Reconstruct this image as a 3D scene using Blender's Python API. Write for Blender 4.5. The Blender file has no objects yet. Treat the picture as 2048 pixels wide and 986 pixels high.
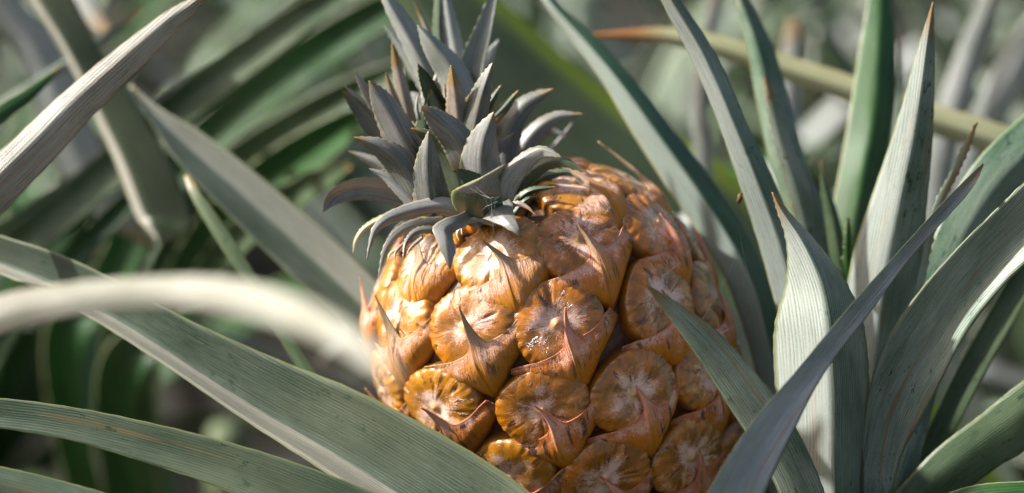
import bpy, math, random
import numpy as np
from mathutils import Vector, noise as mnoise

SC = bpy.context.scene
COL = SC.collection
R = math.radians
rng = random.Random(7)

# ------------------------------------------------------------------ camera
FOC, SENS, PW, PH = 80.0, 36.0, 2048.0, 986.0
PITCH = R(18.0)
CAMZ = 0.74
cam_d = bpy.data.cameras.new('camera'); cam = bpy.data.objects.new('camera', cam_d); COL.objects.link(cam)
cam.location = (0, 0, CAMZ); cam.rotation_euler = (math.pi/2 - PITCH, 0, 0)
cam_d.lens = FOC; cam_d.sensor_width = SENS; cam_d.clip_start = 0.02; cam_d.clip_end = 500
cam_d.dof.use_dof = True; cam_d.dof.focus_distance = 0.745; cam_d.dof.aperture_fstop = 4.4
cam_d.dof.aperture_blades = 0
SC.camera = cam
CF = np.array([0, math.cos(PITCH), -math.sin(PITCH)])
CU = np.array([0, math.sin(PITCH), math.cos(PITCH)])
CR = np.array([1.0, 0, 0])
CP = np.array([0, 0, CAMZ])
K = SENS/FOC/PW            # metres per pixel at depth 1

def at(x, y, d):
    """a point of the place seen at pixel x, y of the photograph, d metres along the view"""
    return CP + CF*d + CR*((x-PW/2)*K*d) + CU*(-(y-PH/2)*K*d)

# ------------------------------------------------------------------ materials
class NT:
    def __init__(s, name):
        s.m = bpy.data.materials.new(name); s.m.use_nodes = True
        s.t = s.m.node_tree; s.t.nodes.clear()
    def n(s, typ, **kw):
        nd = s.t.nodes.new(typ)
        for k, v in kw.items():
            if k.startswith('i_'): nd.inputs[k[2:].replace('_', ' ')].default_value = v
            else: setattr(nd, k, v)
        return nd
    def put(s, sock, v):
        if isinstance(v, bpy.types.NodeSocket): s.t.links.new(v, sock)
        elif v is not None:
            if sock.type == 'RGBA' and not hasattr(v, '__len__'): v = (v, v, v, 1)
            if sock.type == 'RGBA' and len(v) == 3: v = (*v, 1)
            sock.default_value = v
    def math(s, op, a, b=None, c=None, clamp=False):
        nd = s.n('ShaderNodeMath', operation=op, use_clamp=clamp)
        s.put(nd.inputs[0], a); s.put(nd.inputs[1], b) if b is not None else None
        if c is not None: s.put(nd.inputs[2], c)
        return nd.outputs[0]
    def ramp(s, v, a, b, lo=0.0, hi=1.0):
        nd = s.n('ShaderNodeMapRange', interpolation_type='SMOOTHSTEP')
        s.put(nd.inputs[0], v); nd.inputs[1].default_value = a; nd.inputs[2].default_value = b
        nd.inputs[3].default_value = lo; nd.inputs[4].default_value = hi
        return nd.outputs[0]
    def mix(s, f, a, b, mode='MIX'):
        nd = s.n('ShaderNodeMix', data_type='RGBA', blend_type=mode)
        s.put(nd.inputs[0], f); s.put(nd.inputs[6], a); s.put(nd.inputs[7], b)
        return nd.outputs[2]
    def comb(s, x, y, z):
        nd = s.n('ShaderNodeCombineXYZ')
        for i, v in enumerate((x, y, z)): s.put(nd.inputs[i], v)
        return nd.outputs[0]
    def noise(s, vec, scale, detail=3, rough=0.55):
        nd = s.n('ShaderNodeTexNoise'); s.put(nd.inputs['Vector'], vec)
        nd.inputs['Scale'].default_value = scale; nd.inputs['Detail'].default_value = detail
        nd.inputs['Roughness'].default_value = rough
        return nd.outputs['Fac']
    def uv(s, name):
        u = s.n('ShaderNodeUVMap', uv_map=name)
        x = s.n('ShaderNodeSeparateXYZ'); s.t.links.new(u.outputs[0], x.inputs[0])
        return x.outputs[0], x.outputs[1]
    def rnd(s): return s.n('ShaderNodeObjectInfo').outputs['Random']
    def out(s, sh):
        o = s.n('ShaderNodeOutputMaterial'); s.t.links.new(sh, o.inputs[0]); return s.m

def leaf_mat(name, green, silver, bloom=0.6, margin=(0.15, 0.17, 0.07), tip=(0.30, 0.17, 0.06), tip_from=0.97, tipn=0.06, tipw=0.03,
             stain=None, lines=11.5, scrape=0.0, blotch=0.0, transl=0.14, rough=0.40, base_brown=0.0, line_c=0.42, stain_amt=0.0, flank=None, flankcol=(0.5, 0.5, 0.47), flank_amt=0.7, bump=0.3):
    t = NT(name)
    u, v = t.uv('UVMap'); x, y = t.uv('Metric'); rn = t.rnd()
    seed = t.math('MULTIPLY', rn, 37.0)
    wob = t.noise(t.comb(t.math('MULTIPLY', x, 1.5), t.math('MULTIPLY', y, 0.25), seed), 1.0, 2)
    xx = t.math('ADD', t.math('MULTIPLY', x, lines), t.math('MULTIPLY', wob, 1.6))
    sn = t.math('SINE', t.math('MULTIPLY', xx, 6.2832))
    lv = t.noise(t.comb(t.math('MULTIPLY', x, 3.0), t.math('MULTIPLY', y, 0.5), t.math('ADD', seed, 14.0)), 1.0, 2)
    line = t.math('MULTIPLY_ADD', t.math('MULTIPLY', sn, t.ramp(lv, 0.3, 0.65, 0.1, 1.0)), 0.5, 0.5)
    fib = t.noise(t.comb(t.math('MULTIPLY', x, 9.0), t.math('MULTIPLY', y, 0.35), seed), 2.2, 3, 0.7)
    grain = t.noise(t.comb(t.math('MULTIPLY', x, 30.0), t.math('MULTIPLY', y, 9.0), seed), 1.6, 2, 0.7)
    big = t.noise(t.comb(t.math('MULTIPLY', x, 0.5), t.math('MULTIPLY', y, 0.28), seed), 1.0, 3)
    f = t.math('MULTIPLY_ADD', t.math('SUBTRACT', line, 0.5), line_c, bloom)
    f = t.math('ADD', f, t.math('MULTIPLY', t.math('SUBTRACT', fib, 0.5), 1.1))
    f = t.math('ADD', f, t.math('MULTIPLY', t.math('SUBTRACT', grain, 0.5), 0.7))
    f = t.math('ADD', f, t.math('MULTIPLY', t.math('SUBTRACT', big, 0.5), 1.3), clamp=True)
    col = t.mix(f, green, silver)
    # warm and cool drifts over a leaf
    drift = t.noise(t.comb(t.math('MULTIPLY', x, 0.35), t.math('MULTIPLY', y, 0.12), t.math('ADD', seed, 9.0)), 1.0, 2)
    col = t.mix(t.ramp(drift, 0.45, 0.8, 0, 0.22), col, (0.22, 0.22, 0.12))
    if blotch:
        b = t.noise(t.comb(t.math('MULTIPLY', x, 1.4), t.math('MULTIPLY', y, 0.7), seed), 1.3, 4, 0.7)
        col = t.mix(t.ramp(b, 0.52, 0.68, 0, blotch), col, (0.20, 0.11, 0.055))
    if stain_amt:
        s2 = t.noise(t.comb(t.math('MULTIPLY', x, 2.5), t.math('MULTIPLY', y, 0.09), t.math('ADD', seed, 5.0)), 1.0, 3)
        col = t.mix(t.ramp(s2, 0.58, 0.70, 0, stain_amt), col, (0.30, 0.13, 0.03))
    if scrape:
        s1 = t.noise(t.comb(t.math('MULTIPLY', x, 4.0), t.math('MULTIPLY', y, 1.8), t.math('ADD', seed, 2.0)), 1.1, 5, 0.75)
        s0 = t.noise(t.comb(x, t.math('MULTIPLY', y, 0.6), t.math('ADD', seed, 21.0)), 0.7, 1)
        sf = t.math('MULTIPLY', t.ramp(s1, 0.575, 0.63, 0, scrape), t.ramp(s0, 0.49, 0.60))
        col = t.mix(sf, col, (0.018, 0.05, 0.02))
    sp = t.noise(t.comb(t.math('MULTIPLY', x, 5.0), t.math('MULTIPLY', y, 4.0), t.math('ADD', seed, 3.0)), 2.0, 2)
    col = t.mix(t.ramp(sp, 0.745, 0.79, 0, 0.8), col, (0.13, 0.065, 0.025))
    if flank:   # pale band at one side: edge colour on some leaves, painted sunlight on others
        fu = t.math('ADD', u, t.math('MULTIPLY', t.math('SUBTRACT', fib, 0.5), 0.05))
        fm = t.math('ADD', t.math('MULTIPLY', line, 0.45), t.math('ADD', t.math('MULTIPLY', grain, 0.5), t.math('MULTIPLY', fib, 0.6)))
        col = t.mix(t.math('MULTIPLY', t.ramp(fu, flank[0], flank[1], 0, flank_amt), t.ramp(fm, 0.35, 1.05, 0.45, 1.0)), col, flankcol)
    # margins
    e = t.math('ABSOLUTE', t.math('SUBTRACT', u, 0.5))
    en = t.math('ADD', e, t.math('MULTIPLY', t.math('SUBTRACT', fib, 0.5), 0.03))
    col = t.mix(t.ramp(en, 0.455, 0.49, 0, 0.85), col, margin)
    # tips dry out
    tn = t.math('ADD', v, t.math('MULTIPLY', t.math('SUBTRACT', fib, 0.5), tipn))
    col = t.mix(t.ramp(tn, tip_from, tip_from+tipw, 0, 0.95), col, tip)
    if base_brown:
        col = t.mix(t.ramp(tn, 0.30, 0.02, 0, base_brown), col, (0.09, 0.055, 0.022))
    p = t.n('ShaderNodeBsdfPrincipled')
    t.put(p.inputs['Base Color'], col); p.inputs['Roughness'].default_value = rough
    p.inputs['Specular IOR Level'].default_value = 0.45
    bmp = t.n('ShaderNodeBump'); bmp.inputs['Strength'].default_value = bump; bmp.inputs['Distance'].default_value = 0.0003
    hh = t.math('ADD', line, t.math('MULTIPLY', grain, 0.9)); t.put(bmp.inputs['Height'], hh)
    t.t.links.new(bmp.outputs[0], p.inputs['Normal'])
    tr = t.n('ShaderNodeBsdfTranslucent'); t.put(tr.inputs[0], t.mix(0.55, col, (0.22, 0.34, 0.05)))
    mx = t.n('ShaderNodeMixShader'); mx.inputs[0].default_value = transl
    t.t.links.new(p.outputs[0], mx.inputs[1]); t.t.links.new(tr.outputs[0], mx.inputs[2])
    return t.out(mx.outputs[0])

SIL = (0.50, 0.53, 0.50)
M = {}
M['silver'] = leaf_mat('silver_green_leaf', (0.030, 0.088, 0.034), (0.45, 0.50, 0.43), 0.46, scrape=0.95, stain_amt=0.75)
M['bright'] = leaf_mat('frosted_leaf', (0.10, 0.15, 0.10), (0.56, 0.575, 0.57), 0.62, scrape=0.5, stain_amt=0.35)
M['green'] = leaf_mat('deep_green_leaf', (0.006, 0.050, 0.006), (0.07, 0.20, 0.05), 0.34, tip_from=.99, tipw=.01, margin=(0.30, 0.30, 0.16), scrape=0.3)
M['mid'] = leaf_mat('grey_green_leaf', (0.012, 0.050, 0.010), (0.16, 0.22, 0.12), 0.40, tip_from=.99, tipw=.01, scrape=0.9)
M['bandgreen'] = leaf_mat('rubbed_green_leaf', (0.016, 0.085, 0.030), (0.37, 0.44, 0.36), 0.36, scrape=0.9)
M['dry'] = leaf_mat('dry_pale_leaf', (0.11, 0.125, 0.075), (0.60, 0.60, 0.55), 0.56, margin=(0.22, 0.13, 0.05), lines=10, line_c=0.95, bump=0.8, blotch=0.08, stain_amt=0.3)
M['yellow'] = leaf_mat('yellowing_leaf', (0.36, 0.38, 0.14), (0.66, 0.66, 0.42), 0.6, margin=(0.34, 0.22, 0.05), tip=(0.44, 0.19, 0.06), tip_from=0.957, tipw=0.02)
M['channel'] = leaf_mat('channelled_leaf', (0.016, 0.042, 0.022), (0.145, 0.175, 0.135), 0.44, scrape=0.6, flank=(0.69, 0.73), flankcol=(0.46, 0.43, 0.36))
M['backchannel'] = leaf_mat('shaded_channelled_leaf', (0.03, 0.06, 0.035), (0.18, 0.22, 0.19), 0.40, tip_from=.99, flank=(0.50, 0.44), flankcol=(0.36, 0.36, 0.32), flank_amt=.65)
M['halfgreen'] = leaf_mat('half_lit_green_leaf', (0.010, 0.055, 0.022), (0.10, 0.19, 0.12), 0.35, margin=(0.30, 0.30, 0.16), tip_from=.99, flank=(0.44, 0.39), flankcol=(0.42, 0.46, 0.42), flank_amt=.7)  # pale left half is sunlight painted into the colour
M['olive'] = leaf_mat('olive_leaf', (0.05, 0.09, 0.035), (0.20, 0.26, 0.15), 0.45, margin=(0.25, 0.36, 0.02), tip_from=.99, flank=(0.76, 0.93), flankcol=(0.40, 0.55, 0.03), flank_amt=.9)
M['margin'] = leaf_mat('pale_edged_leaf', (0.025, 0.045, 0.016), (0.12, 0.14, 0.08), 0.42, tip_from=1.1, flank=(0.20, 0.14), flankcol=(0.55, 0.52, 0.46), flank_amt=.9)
M['dusk'] = leaf_mat('dull_green_leaf', (0.012, 0.038, 0.016), (0.11, 0.145, 0.095), 0.42, scrape=0.9, stain_amt=0.4)
M['keeled'] = leaf_mat('keeled_half_lit_leaf', (0.028, 0.085, 0.036), (0.37, 0.43, 0.36), 0.42, scrape=0.95, stain_amt=0.45, flank=(0.52, 0.42), flankcol=(0.50, 0.52, 0.50), flank_amt=.6)  # sun-facing half painted paler, as if lit from the left
M['arching'] = leaf_mat('creamy_leaf', (0.19, 0.20, 0.14), (0.46, 0.455, 0.41), 0.6, stain_amt=0.3)
M['crown'] = leaf_mat('crown_leaf', (0.034, 0.052, 0.028), (0.42, 0.41, 0.41), 0.45, margin=(0.30, 0.27, 0.13), tip=(0.28, 0.19, 0.08), tipn=0.22, tipw=0.14, tip_from=0.86, lines=22, line_c=0.10, bump=0.12, blotch=0.35, base_brown=0.8)
M['crownsilver'] = leaf_mat('frosted_crown_leaf', (0.09, 0.13, 0.09), (0.50, 0.51, 0.50), 0.56, margin=(0.42, 0.42, 0.30), tip=(0.30, 0.30, 0.14), tipn=0.22, tipw=0.14, tip_from=0.93, lines=22, line_c=0.10, bump=0.12)
M['crowngreen'] = leaf_mat('green_crown_leaf', (0.022, 0.055, 0.018), (0.20, 0.24, 0.17), 0.36, margin=(0.26, 0.28, 0.09), tip=(0.36, 0.22, 0.08), tipn=0.22, tipw=0.14, tip_from=0.86, lines=22, line_c=0.10, bump=0.12, blotch=0.25)
M['crowntan'] = leaf_mat('tan_crown_leaf', (0.16, 0.12, 0.07), (0.48, 0.42, 0.38), 0.6, margin=(0.30, 0.26, 0.10), tip=(0.30, 0.19, 0.07), tipn=0.22, tipw=0.14, tip_from=0.66, lines=22, line_c=0.10, bump=0.12, blotch=0.5)
M['crownpale'] = leaf_mat('pale_crown_leaf', (0.08, 0.10, 0.075), (0.52, 0.50, 0.50), 0.52, margin=(0.33, 0.26, 0.14), tip=(0.33, 0.20, 0.08), tipn=0.22, tipw=0.14, tip_from=0.93, lines=22, line_c=0.10, bump=0.12, blotch=0.2)

def simple(name, col, rough=0.8, scale=40, var=0.5):
    t = NT(name)
    g = t.n('ShaderNodeNewGeometry')
    n1 = t.noise(g.outputs['Position'], scale, 5, 0.65)
    c = t.mix(t.ramp(n1, 0.3, 0.7), tuple(k*(1-var) for k in col), tuple(min(1, k*(1+var)) for k in col))
    p = t.n('ShaderNodeBsdfPrincipled'); t.put(p.inputs['Base Color'], c); p.inputs['Roughness'].default_value = rough
    b = t.n('ShaderNodeBump'); b.inputs['Distance'].default_value = 0.3/scale; b.inputs['Strength'].default_value = 0.6
    t.put(b.inputs['Height'], n1); t.t.links.new(b.outputs[0], p.inputs['Normal'])
    return t.out(p.outputs[0])
M['soil'] = simple('soil', (0.016, 0.015, 0.008), 0.95, 30)
M['stalk'] = simple('stalk', (0.10, 0.13, 0.06), 0.7, 60)
M['skin'] = simple('fruit_skin', (0.075, 0.028, 0.010), 0.5, 250, 0.6)
M['debris'] = simple('brown_husk', (0.10, 0.05, 0.02), 0.8, 900)
M['silk'] = simple('silk', (0.7, 0.7, 0.68), 0.4, 900, 0.1)

def disc_mat(name, gold, ochre, bloomamt):
    t = NT(name)
    a, b = t.uv('UVMap'); rn = t.math('MULTIPLY', t.rnd(), 61.0)
    r = t.math('SQRT', t.math('ADD', t.math('MULTIPLY', a, a), t.math('MULTIPLY', b, b)))
    rr = t.math('ADD', r, 0.02)
    dx = t.math('DIVIDE', a, rr); dy = t.math('DIVIDE', b, rr)
    rad = t.noise(t.comb(t.math('MULTIPLY', dx, 1.6), t.math('MULTIPLY', dy, 1.6), t.math('MULTIPLY_ADD', r, 1.6, rn)), 1.5, 3, 0.6)
    radf = t.noise(t.comb(t.math('MULTIPLY', dx, 15.0), t.math('MULTIPLY', dy, 15.0), t.math('MULTIPLY_ADD', r, 1.6, rn)), 1.5, 3, 0.6)
    crk = t.noise(t.comb(t.math('MULTIPLY', dx, 3.6), t.math('MULTIPLY', dy, 3.6), t.math('MULTIPLY_ADD', r, 1.9, t.math('ADD', rn, 7.0))), 1.25, 5, 0.66)
    blot = t.noise(t.comb(a, b, rn), 2.4, 4, 0.6)
    pow_ = t.noise(t.comb(a, b, rn), 38.0, 3, 0.8)
    pow2 = t.noise(t.comb(a, b, rn), 95.0, 2, 0.8)
    col = t.mix(t.ramp(t.math('ADD', t.math('MULTIPLY', rad, 0.6), t.math('MULTIPLY', blot, 0.5)), 0.42, 0.68), ochre, gold)
    col = t.mix(t.ramp(radf, 0.53, 0.72, 0, 0.34), col, (0.22, 0.10, 0.014))
    col = t.mix(t.ramp(t.math('ADD', r, t.math('MULTIPLY', t.math('SUBTRACT', blot, 0.5), 0.2)), 0.84, 0.99, 0, 0.85), col, (0.12, 0.045, 0.010))
    # waxy pink bloom round the eye
    bm = t.math('SUBTRACT', bloomamt, t.math('MULTIPLY', r, 1.35))
    bm = t.math('ADD', bm, t.math('MULTIPLY', t.math('SUBTRACT', rad, 0.5), 1.0))
    bm = t.math('ADD', bm, t.math('MULTIPLY', t.math('SUBTRACT', pow_, 0.5), 1.7))
    bm = t.math('ADD', bm, t.math('MULTIPLY', t.math('SUBTRACT', blot, 0.5), 2.2))
    bm = t.ramp(bm, 0.12, 0.85, 0, 0.86)
    col = t.mix(bm, col, (0.85, 0.64, 0.58))
    col = t.mix(t.math('MULTIPLY', t.ramp(pow2, 0.63, 0.72), t.ramp(r, 1.0, 0.5, 0.15, 0.6)), col, (0.72, 0.55, 0.38))
    # dark splits running outwards
    cm = t.math('MULTIPLY', t.ramp(crk, 0.585, 0.625), t.math('MULTIPLY', t.ramp(r, 0.16, 0.34), t.ramp(r, 0.93, 0.72)))
    col = t.mix(t.math('MULTIPLY', cm, 0.92), col, (0.10, 0.038, 0.016))
    # centre
    ctr = t.ramp(t.math('ADD', r, t.math('MULTIPLY', t.math('SUBTRACT', pow_, 0.5), 0.1)), 0.20, 0.06)
    col = t.mix(t.math('MULTIPLY', ctr, 0.75), col, (0.60, 0.33, 0.07))
    p = t.n('ShaderNodeBsdfPrincipled'); t.put(p.inputs['Base Color'], col)
    t.put(p.inputs['Roughness'], t.math('MULTIPLY_ADD', bm, 0.35, 0.20))
    p.inputs['Specular IOR Level'].default_value = 0.55
    p.inputs['Coat Weight'].default_value = 0.8; p.inputs['Coat Roughness'].default_value = 0.13
    p.inputs['Subsurface Weight'].default_value = 0.22; p.inputs['Subsurface Scale'].default_value = 0.003
    p.inputs['Subsurface Radius'].default_value = (1.0, 0.45, 0.12)
    h = t.math('ADD', t.math('MULTIPLY', radf, 0.45), t.math('MULTIPLY', pow_, 0.35))
    h = t.math('SUBTRACT', h, t.math('MULTIPLY', cm, 1.1))
    bp = t.n('ShaderNodeBump'); bp.inputs['Strength'].default_value = 0.5; bp.inputs['Distance'].default_value = 0.0007
    t.put(bp.inputs['Height'], h); t.t.links.new(bp.outputs[0], p.inputs['Normal'])
    return t.out(p.outputs[0])
M['disc'] = disc_mat('ripe_fruitlet', (0.54, 0.178, 0.002), (0.24, 0.088, 0.002), 0.84)
M['discpale'] = disc_mat('frosted_fruitlet', (0.55, 0.22, 0.008), (0.32, 0.13, 0.006), 0.92)

def bract_mat(name, lo, mid, beak, edge, wear):
    t = NT(name)
    a, b = t.uv('UVMap'); rn = t.math('MULTIPLY', t.rnd(), 53.0)   # a: -1..1 across, b: 0 foot .. 1 upper edge
    mx, my = t.uv('Metric')                                          # local position, unit = cell half width
    str_ = t.noise(t.comb(t.math('MULTIPLY', a, 9.0), t.math('MULTIPLY', b, 1.1), rn), 1.3, 4, 0.65)
    fine = t.noise(t.comb(t.math('MULTIPLY', a, 26.0), t.math('MULTIPLY', b, 3.0), rn), 1.3, 3, 0.65)
    blot = t.noise(t.comb(mx, my, rn), 3.0, 4, 0.6)
    powd = t.noise(t.comb(mx, my, rn), 42.0, 3, 0.8)
    pow2 = t.noise(t.comb(mx, my, rn), 100.0, 2, 0.8)
    aa = t.math('ABSOLUTE', a)
    bb = t.math('ADD', b, t.math('MULTIPLY', t.math('SUBTRACT', blot, 0.5), 0.5))
    col = t.mix(t.ramp(bb, 0.30, 0.85), lo, mid)
    col = t.mix(t.ramp(fine, 0.54, 0.72, 0, 0.5), col, (0.20, 0.085, 0.02))
    kb = t.ramp(t.math('ADD', aa, t.math('MULTIPLY', t.math('SUBTRACT', blot, 0.5), 0.3)), 0.30, 0.05)
    col = t.mix(t.math('MULTIPLY', kb, t.ramp(bb, 0.1, 0.5, 0.1, 0.7)), col, t.mix(t.ramp(bb, 0.35, 0.7), (0.62, 0.24, 0.010), (0.66, 0.33, 0.18)))
    # dusty bloom
    bl = t.math('ADD', t.math('MULTIPLY', powd, 1.6), t.math('MULTIPLY', blot, 1.6))
    bl = t.math('ADD', bl, t.math('MULTIPLY', bb, 0.75))
    col = t.mix(t.ramp(bl, 1.98, 2.55, 0, 0.72), col, (0.78, 0.48, 0.40))
    col = t.mix(t.ramp(pow2, 0.63, 0.72, 0, 0.45), col, (0.70, 0.52, 0.38))
    # worn dark wrinkles
    side = t.noise(t.comb(t.math('MULTIPLY', a, 1.3), b, t.math('ADD', rn, 11.0)), 1.5, 1)
    wr = t.math('MULTIPLY', t.ramp(str_, 0.53, 0.61), t.math('MULTIPLY', t.ramp(b, 0.25, 0.5), t.ramp(b, 1.0, 0.85)))
    wr = t.math('MULTIPLY', wr, t.ramp(side, 0.40, 0.58))
    col = t.mix(t.math('MULTIPLY', wr, wear), col, (0.075, 0.045, 0.032))
    col = t.mix(t.ramp(t.math('ADD', b, t.math('MULTIPLY', t.math('SUBTRACT', blot, 0.5), 0.15)), 0.16, 0.03, 0, 0.8), col, (0.13, 0.04, 0.012))
    col = t.mix(t.math('MULTIPLY', t.ramp(aa, 0.80, 0.98), 0.6), col, (0.20, 0.065, 0.02))
    # beak
    bk = t.math('MULTIPLY', t.ramp(aa, 0.34, 0.12), t.ramp(b, 0.58, 0.95, 0, 0.7))
    col = t.mix(bk, col, beak)
    # thin reddish rim
    col = t.mix(t.math('MULTIPLY', t.ramp(b, 0.93, 0.985), 0.85), col, edge)
    p = t.n('ShaderNodeBsdfPrincipled'); t.put(p.inputs['Base Color'], col)
    p.inputs['Roughness'].default_value = 0.40
    p.inputs['Subsurface Weight'].default_value = 0.15; p.inputs['Subsurface Scale'].default_value = 0.002
    p.inputs['Subsurface Radius'].default_value = (1.0, 0.45, 0.15)
    h = t.math('ADD', t.math('MULTIPLY', fine, 0.9), t.math('MULTIPLY', powd, 0.3))
    h = t.math('SUBTRACT', h, t.math('MULTIPLY', wr, 0.9))
    bp = t.n('ShaderNodeBump'); bp.inputs['Strength'].default_value = 0.8; bp.inputs['Distance'].default_value = 0.0008
    t.put(bp.inputs['Height'], h); t.t.links.new(bp.outputs[0], p.inputs['Normal'])
    return t.out(p.outputs[0])
M['bract'] = bract_mat('ripe_bract', (0.62, 0.205, 0.002), (0.42, 0.115, 0.006), (0.66, 0.26, 0.19), (0.46, 0.13, 0.05), 0.95)
M['bractpale'] = bract_mat('frosted_bract', (0.60, 0.195, 0.004), (0.44, 0.13, 0.015), (0.42, 0.36, 0.22), (0.42, 0.17, 0.08), 0.8)
M['bractgreen'] = bract_mat('green_tipped_bract', (0.56, 0.21, 0.008), (0.40, 0.16, 0.04), (0.22, 0.27, 0.15), (0.33, 0.20, 0.08), 0.8)

# ------------------------------------------------------------------ mesh helpers
def mesh_obj(name, verts, faces, mat, parent=None, uvs=None, mets=None, smooth=True):
    me = bpy.data.meshes.new(name)
    me.from_pydata([tuple(map(float, v)) for v in verts], [], faces)
    for nm, arr in (('UVMap', uvs), ('Metric', mets)):
        if arr is None: continue
        arr = np.asarray(arr, dtype=np.float32)
        ul = me.uv_layers.new(name=nm)
        li = np.empty(len(me.loops), dtype=np.int32); me.loops.foreach_get('vertex_index', li)
        ul.data.foreach_set('uv', arr[li].ravel())
    if smooth: me.polygons.foreach_set('use_smooth', [True]*len(me.polygons))
    me.materials.append(mat); me.update()
    o = bpy.data.objects.new(name, me); COL.objects.link(o)
    if parent is not None: set_parent(o, parent)
    return o

def set_parent(o, p):
    o.parent = p
    m = p.matrix_world_cached if hasattr(p, 'matrix_world_cached') else None
    o.matrix_parent_inverse = PM.get(p.name, ident).inverted()

from mathutils import Matrix
ident = Matrix.Identity(4)
PM = {}
def empty(name, loc, label=None, cat=None, group=None):
    o = bpy.data.objects.new(name, None); COL.objects.link(o); o.location = loc
    o.empty_display_size = 0.05
    PM[o.name] = Matrix.Translation(Vector(loc))
    if label: o['label'] = label
    if cat: o['category'] = cat
    if group: o['group'] = group
    return o

def catmull(P, n):
    P = np.asarray(P, float); m = len(P)
    if m == 2: return P[0] + (P[1]-P[0])*np.linspace(0, 1, n)[:, None]
    t = np.linspace(0, m-1, n); i = np.clip(t.astype(int), 0, m-2); f = (t-i)[:, None]
    e = np.vstack([2*P[0]-P[1], P, 2*P[-1]-P[-2]])
    a, b, c, d = e[i], e[i+1], e[i+2], e[i+3]
    return 0.5*((2*b) + (c-a)*f + (2*a-5*b+4*c-d)*f**2 + (-a+3*b-3*c+d)*f**3)

def ribbon(name, A, B, mat, parent, crease=0.5, fold=0.15, th=0.0011, n=None, m=12, teeth=0.0, facing=None, sharp=0.35, wave=0.0, seed=0):
    """a leaf blade between two edge curves A and B (base first), channelled along the crease, closed underneath"""
    L = np.linalg.norm(np.diff((np.array(A)+np.array(B))/2, axis=0), axis=1).sum()
    n = n or int(np.clip(L/0.004, 14, 90))
    A = catmull(A, n); B = catmull(B, n)
    C = (A+B)/2; T = np.gradient(C, axis=0); T /= np.linalg.norm(T, axis=1)[:, None]+1e-12
    W = B-A; w = np.linalg.norm(W, axis=1); Wn = W/(w[:, None]+1e-9)
    N = np.cross(T, Wn); N /= np.linalg.norm(N, axis=1)[:, None]+1e-12
    ref = CP if facing is None else np.asarray(facing)
    s = np.sign(np.einsum('ij,ij->i', N, ref-C)); s0 = np.sign(s.sum()) or 1
    N *= s0
    s_len = np.concatenate([[0], np.cumsum(np.linalg.norm(np.diff(C, axis=0), axis=1))])
    us = np.linspace(0, 1, m+1)
    prof = np.where(us < crease, us/crease, (1-us)/(1-crease))
    sharp = 0.45+0.5*sharp
    prof = sharp*prof + (1-sharp)*np.where(us < crease, np.sin(np.pi/2*us/crease), np.sin(np.pi/2*(1-us)/(1-crease)))
    rs = random.Random(seed*97+int(L*1e5))
    top = []; uv = []; met = []
    ph = rs.uniform(0, 6.28)
    for i in range(n):
        ea = eb = 0.0
        if teeth and 2 < i < n-2:
            k = i % 3
            ea = teeth*rs.uniform(0.3, 1.0)*(k == 0) - teeth*.2; eb = teeth*rs.uniform(0.3, 1.0)*(k == 1) - teeth*.2
        wv = wave*math.sin(s_len[i]*60+ph)*w[i]
        for j, uu in enumerate(us):
            p = A[i] + W[i]*uu + N[i]*(fold*w[i]*prof[j] + wv*math.sin(uu*3.1))
            if j == 0: p = p - Wn[i]*ea + T[i]*ea*0.5
            if j == m: p = p + Wn[i]*eb + T[i]*eb*0.5
            top.append(p); uv.append((uu, s_len[i]/s_len[-1])); met.append(((uu-.5)*w[i]*100, s_len[i]*100))
    bot = []
    for i in range(n):
        tt = min(th, w[i]*0.18)
        for j, uu in enumerate(us):
            k = 0.12 + 0.88*math.sin(math.pi*uu)**0.6 if 0 < j < m else 0.12
            bot.append(top[i*(m+1)+j] - N[i]*tt*k)
    V = top+bot; o = n*(m+1); F = []
    for i in range(n-1):
        for j in range(m):
            a = i*(m+1)+j
            f1 = (a, a+1, a+m+2, a+m+1); f2 = (o+a+m+1, o+a+m+2, o+a+1, o+a)
            F.append(f1); F.append(f2)
        a = i*(m+1); F.append((a, a+m+1, o+a+m+1, o+a))
        a = i*(m+1)+m; F.append((a+m+1, a, o+a, o+a+m+1))
    a = 0; F.append(tuple(range(m, -1, -1))+tuple(o+j for j in range(m+1)))
    e0 = (n-1)*(m+1); F.append(tuple(e0+j for j in range(m+1))+tuple(o+e0+j for j in range(m, -1, -1)))
    return mesh_obj(name, V, F, mat, parent, uv+uv, met+met)

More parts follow.
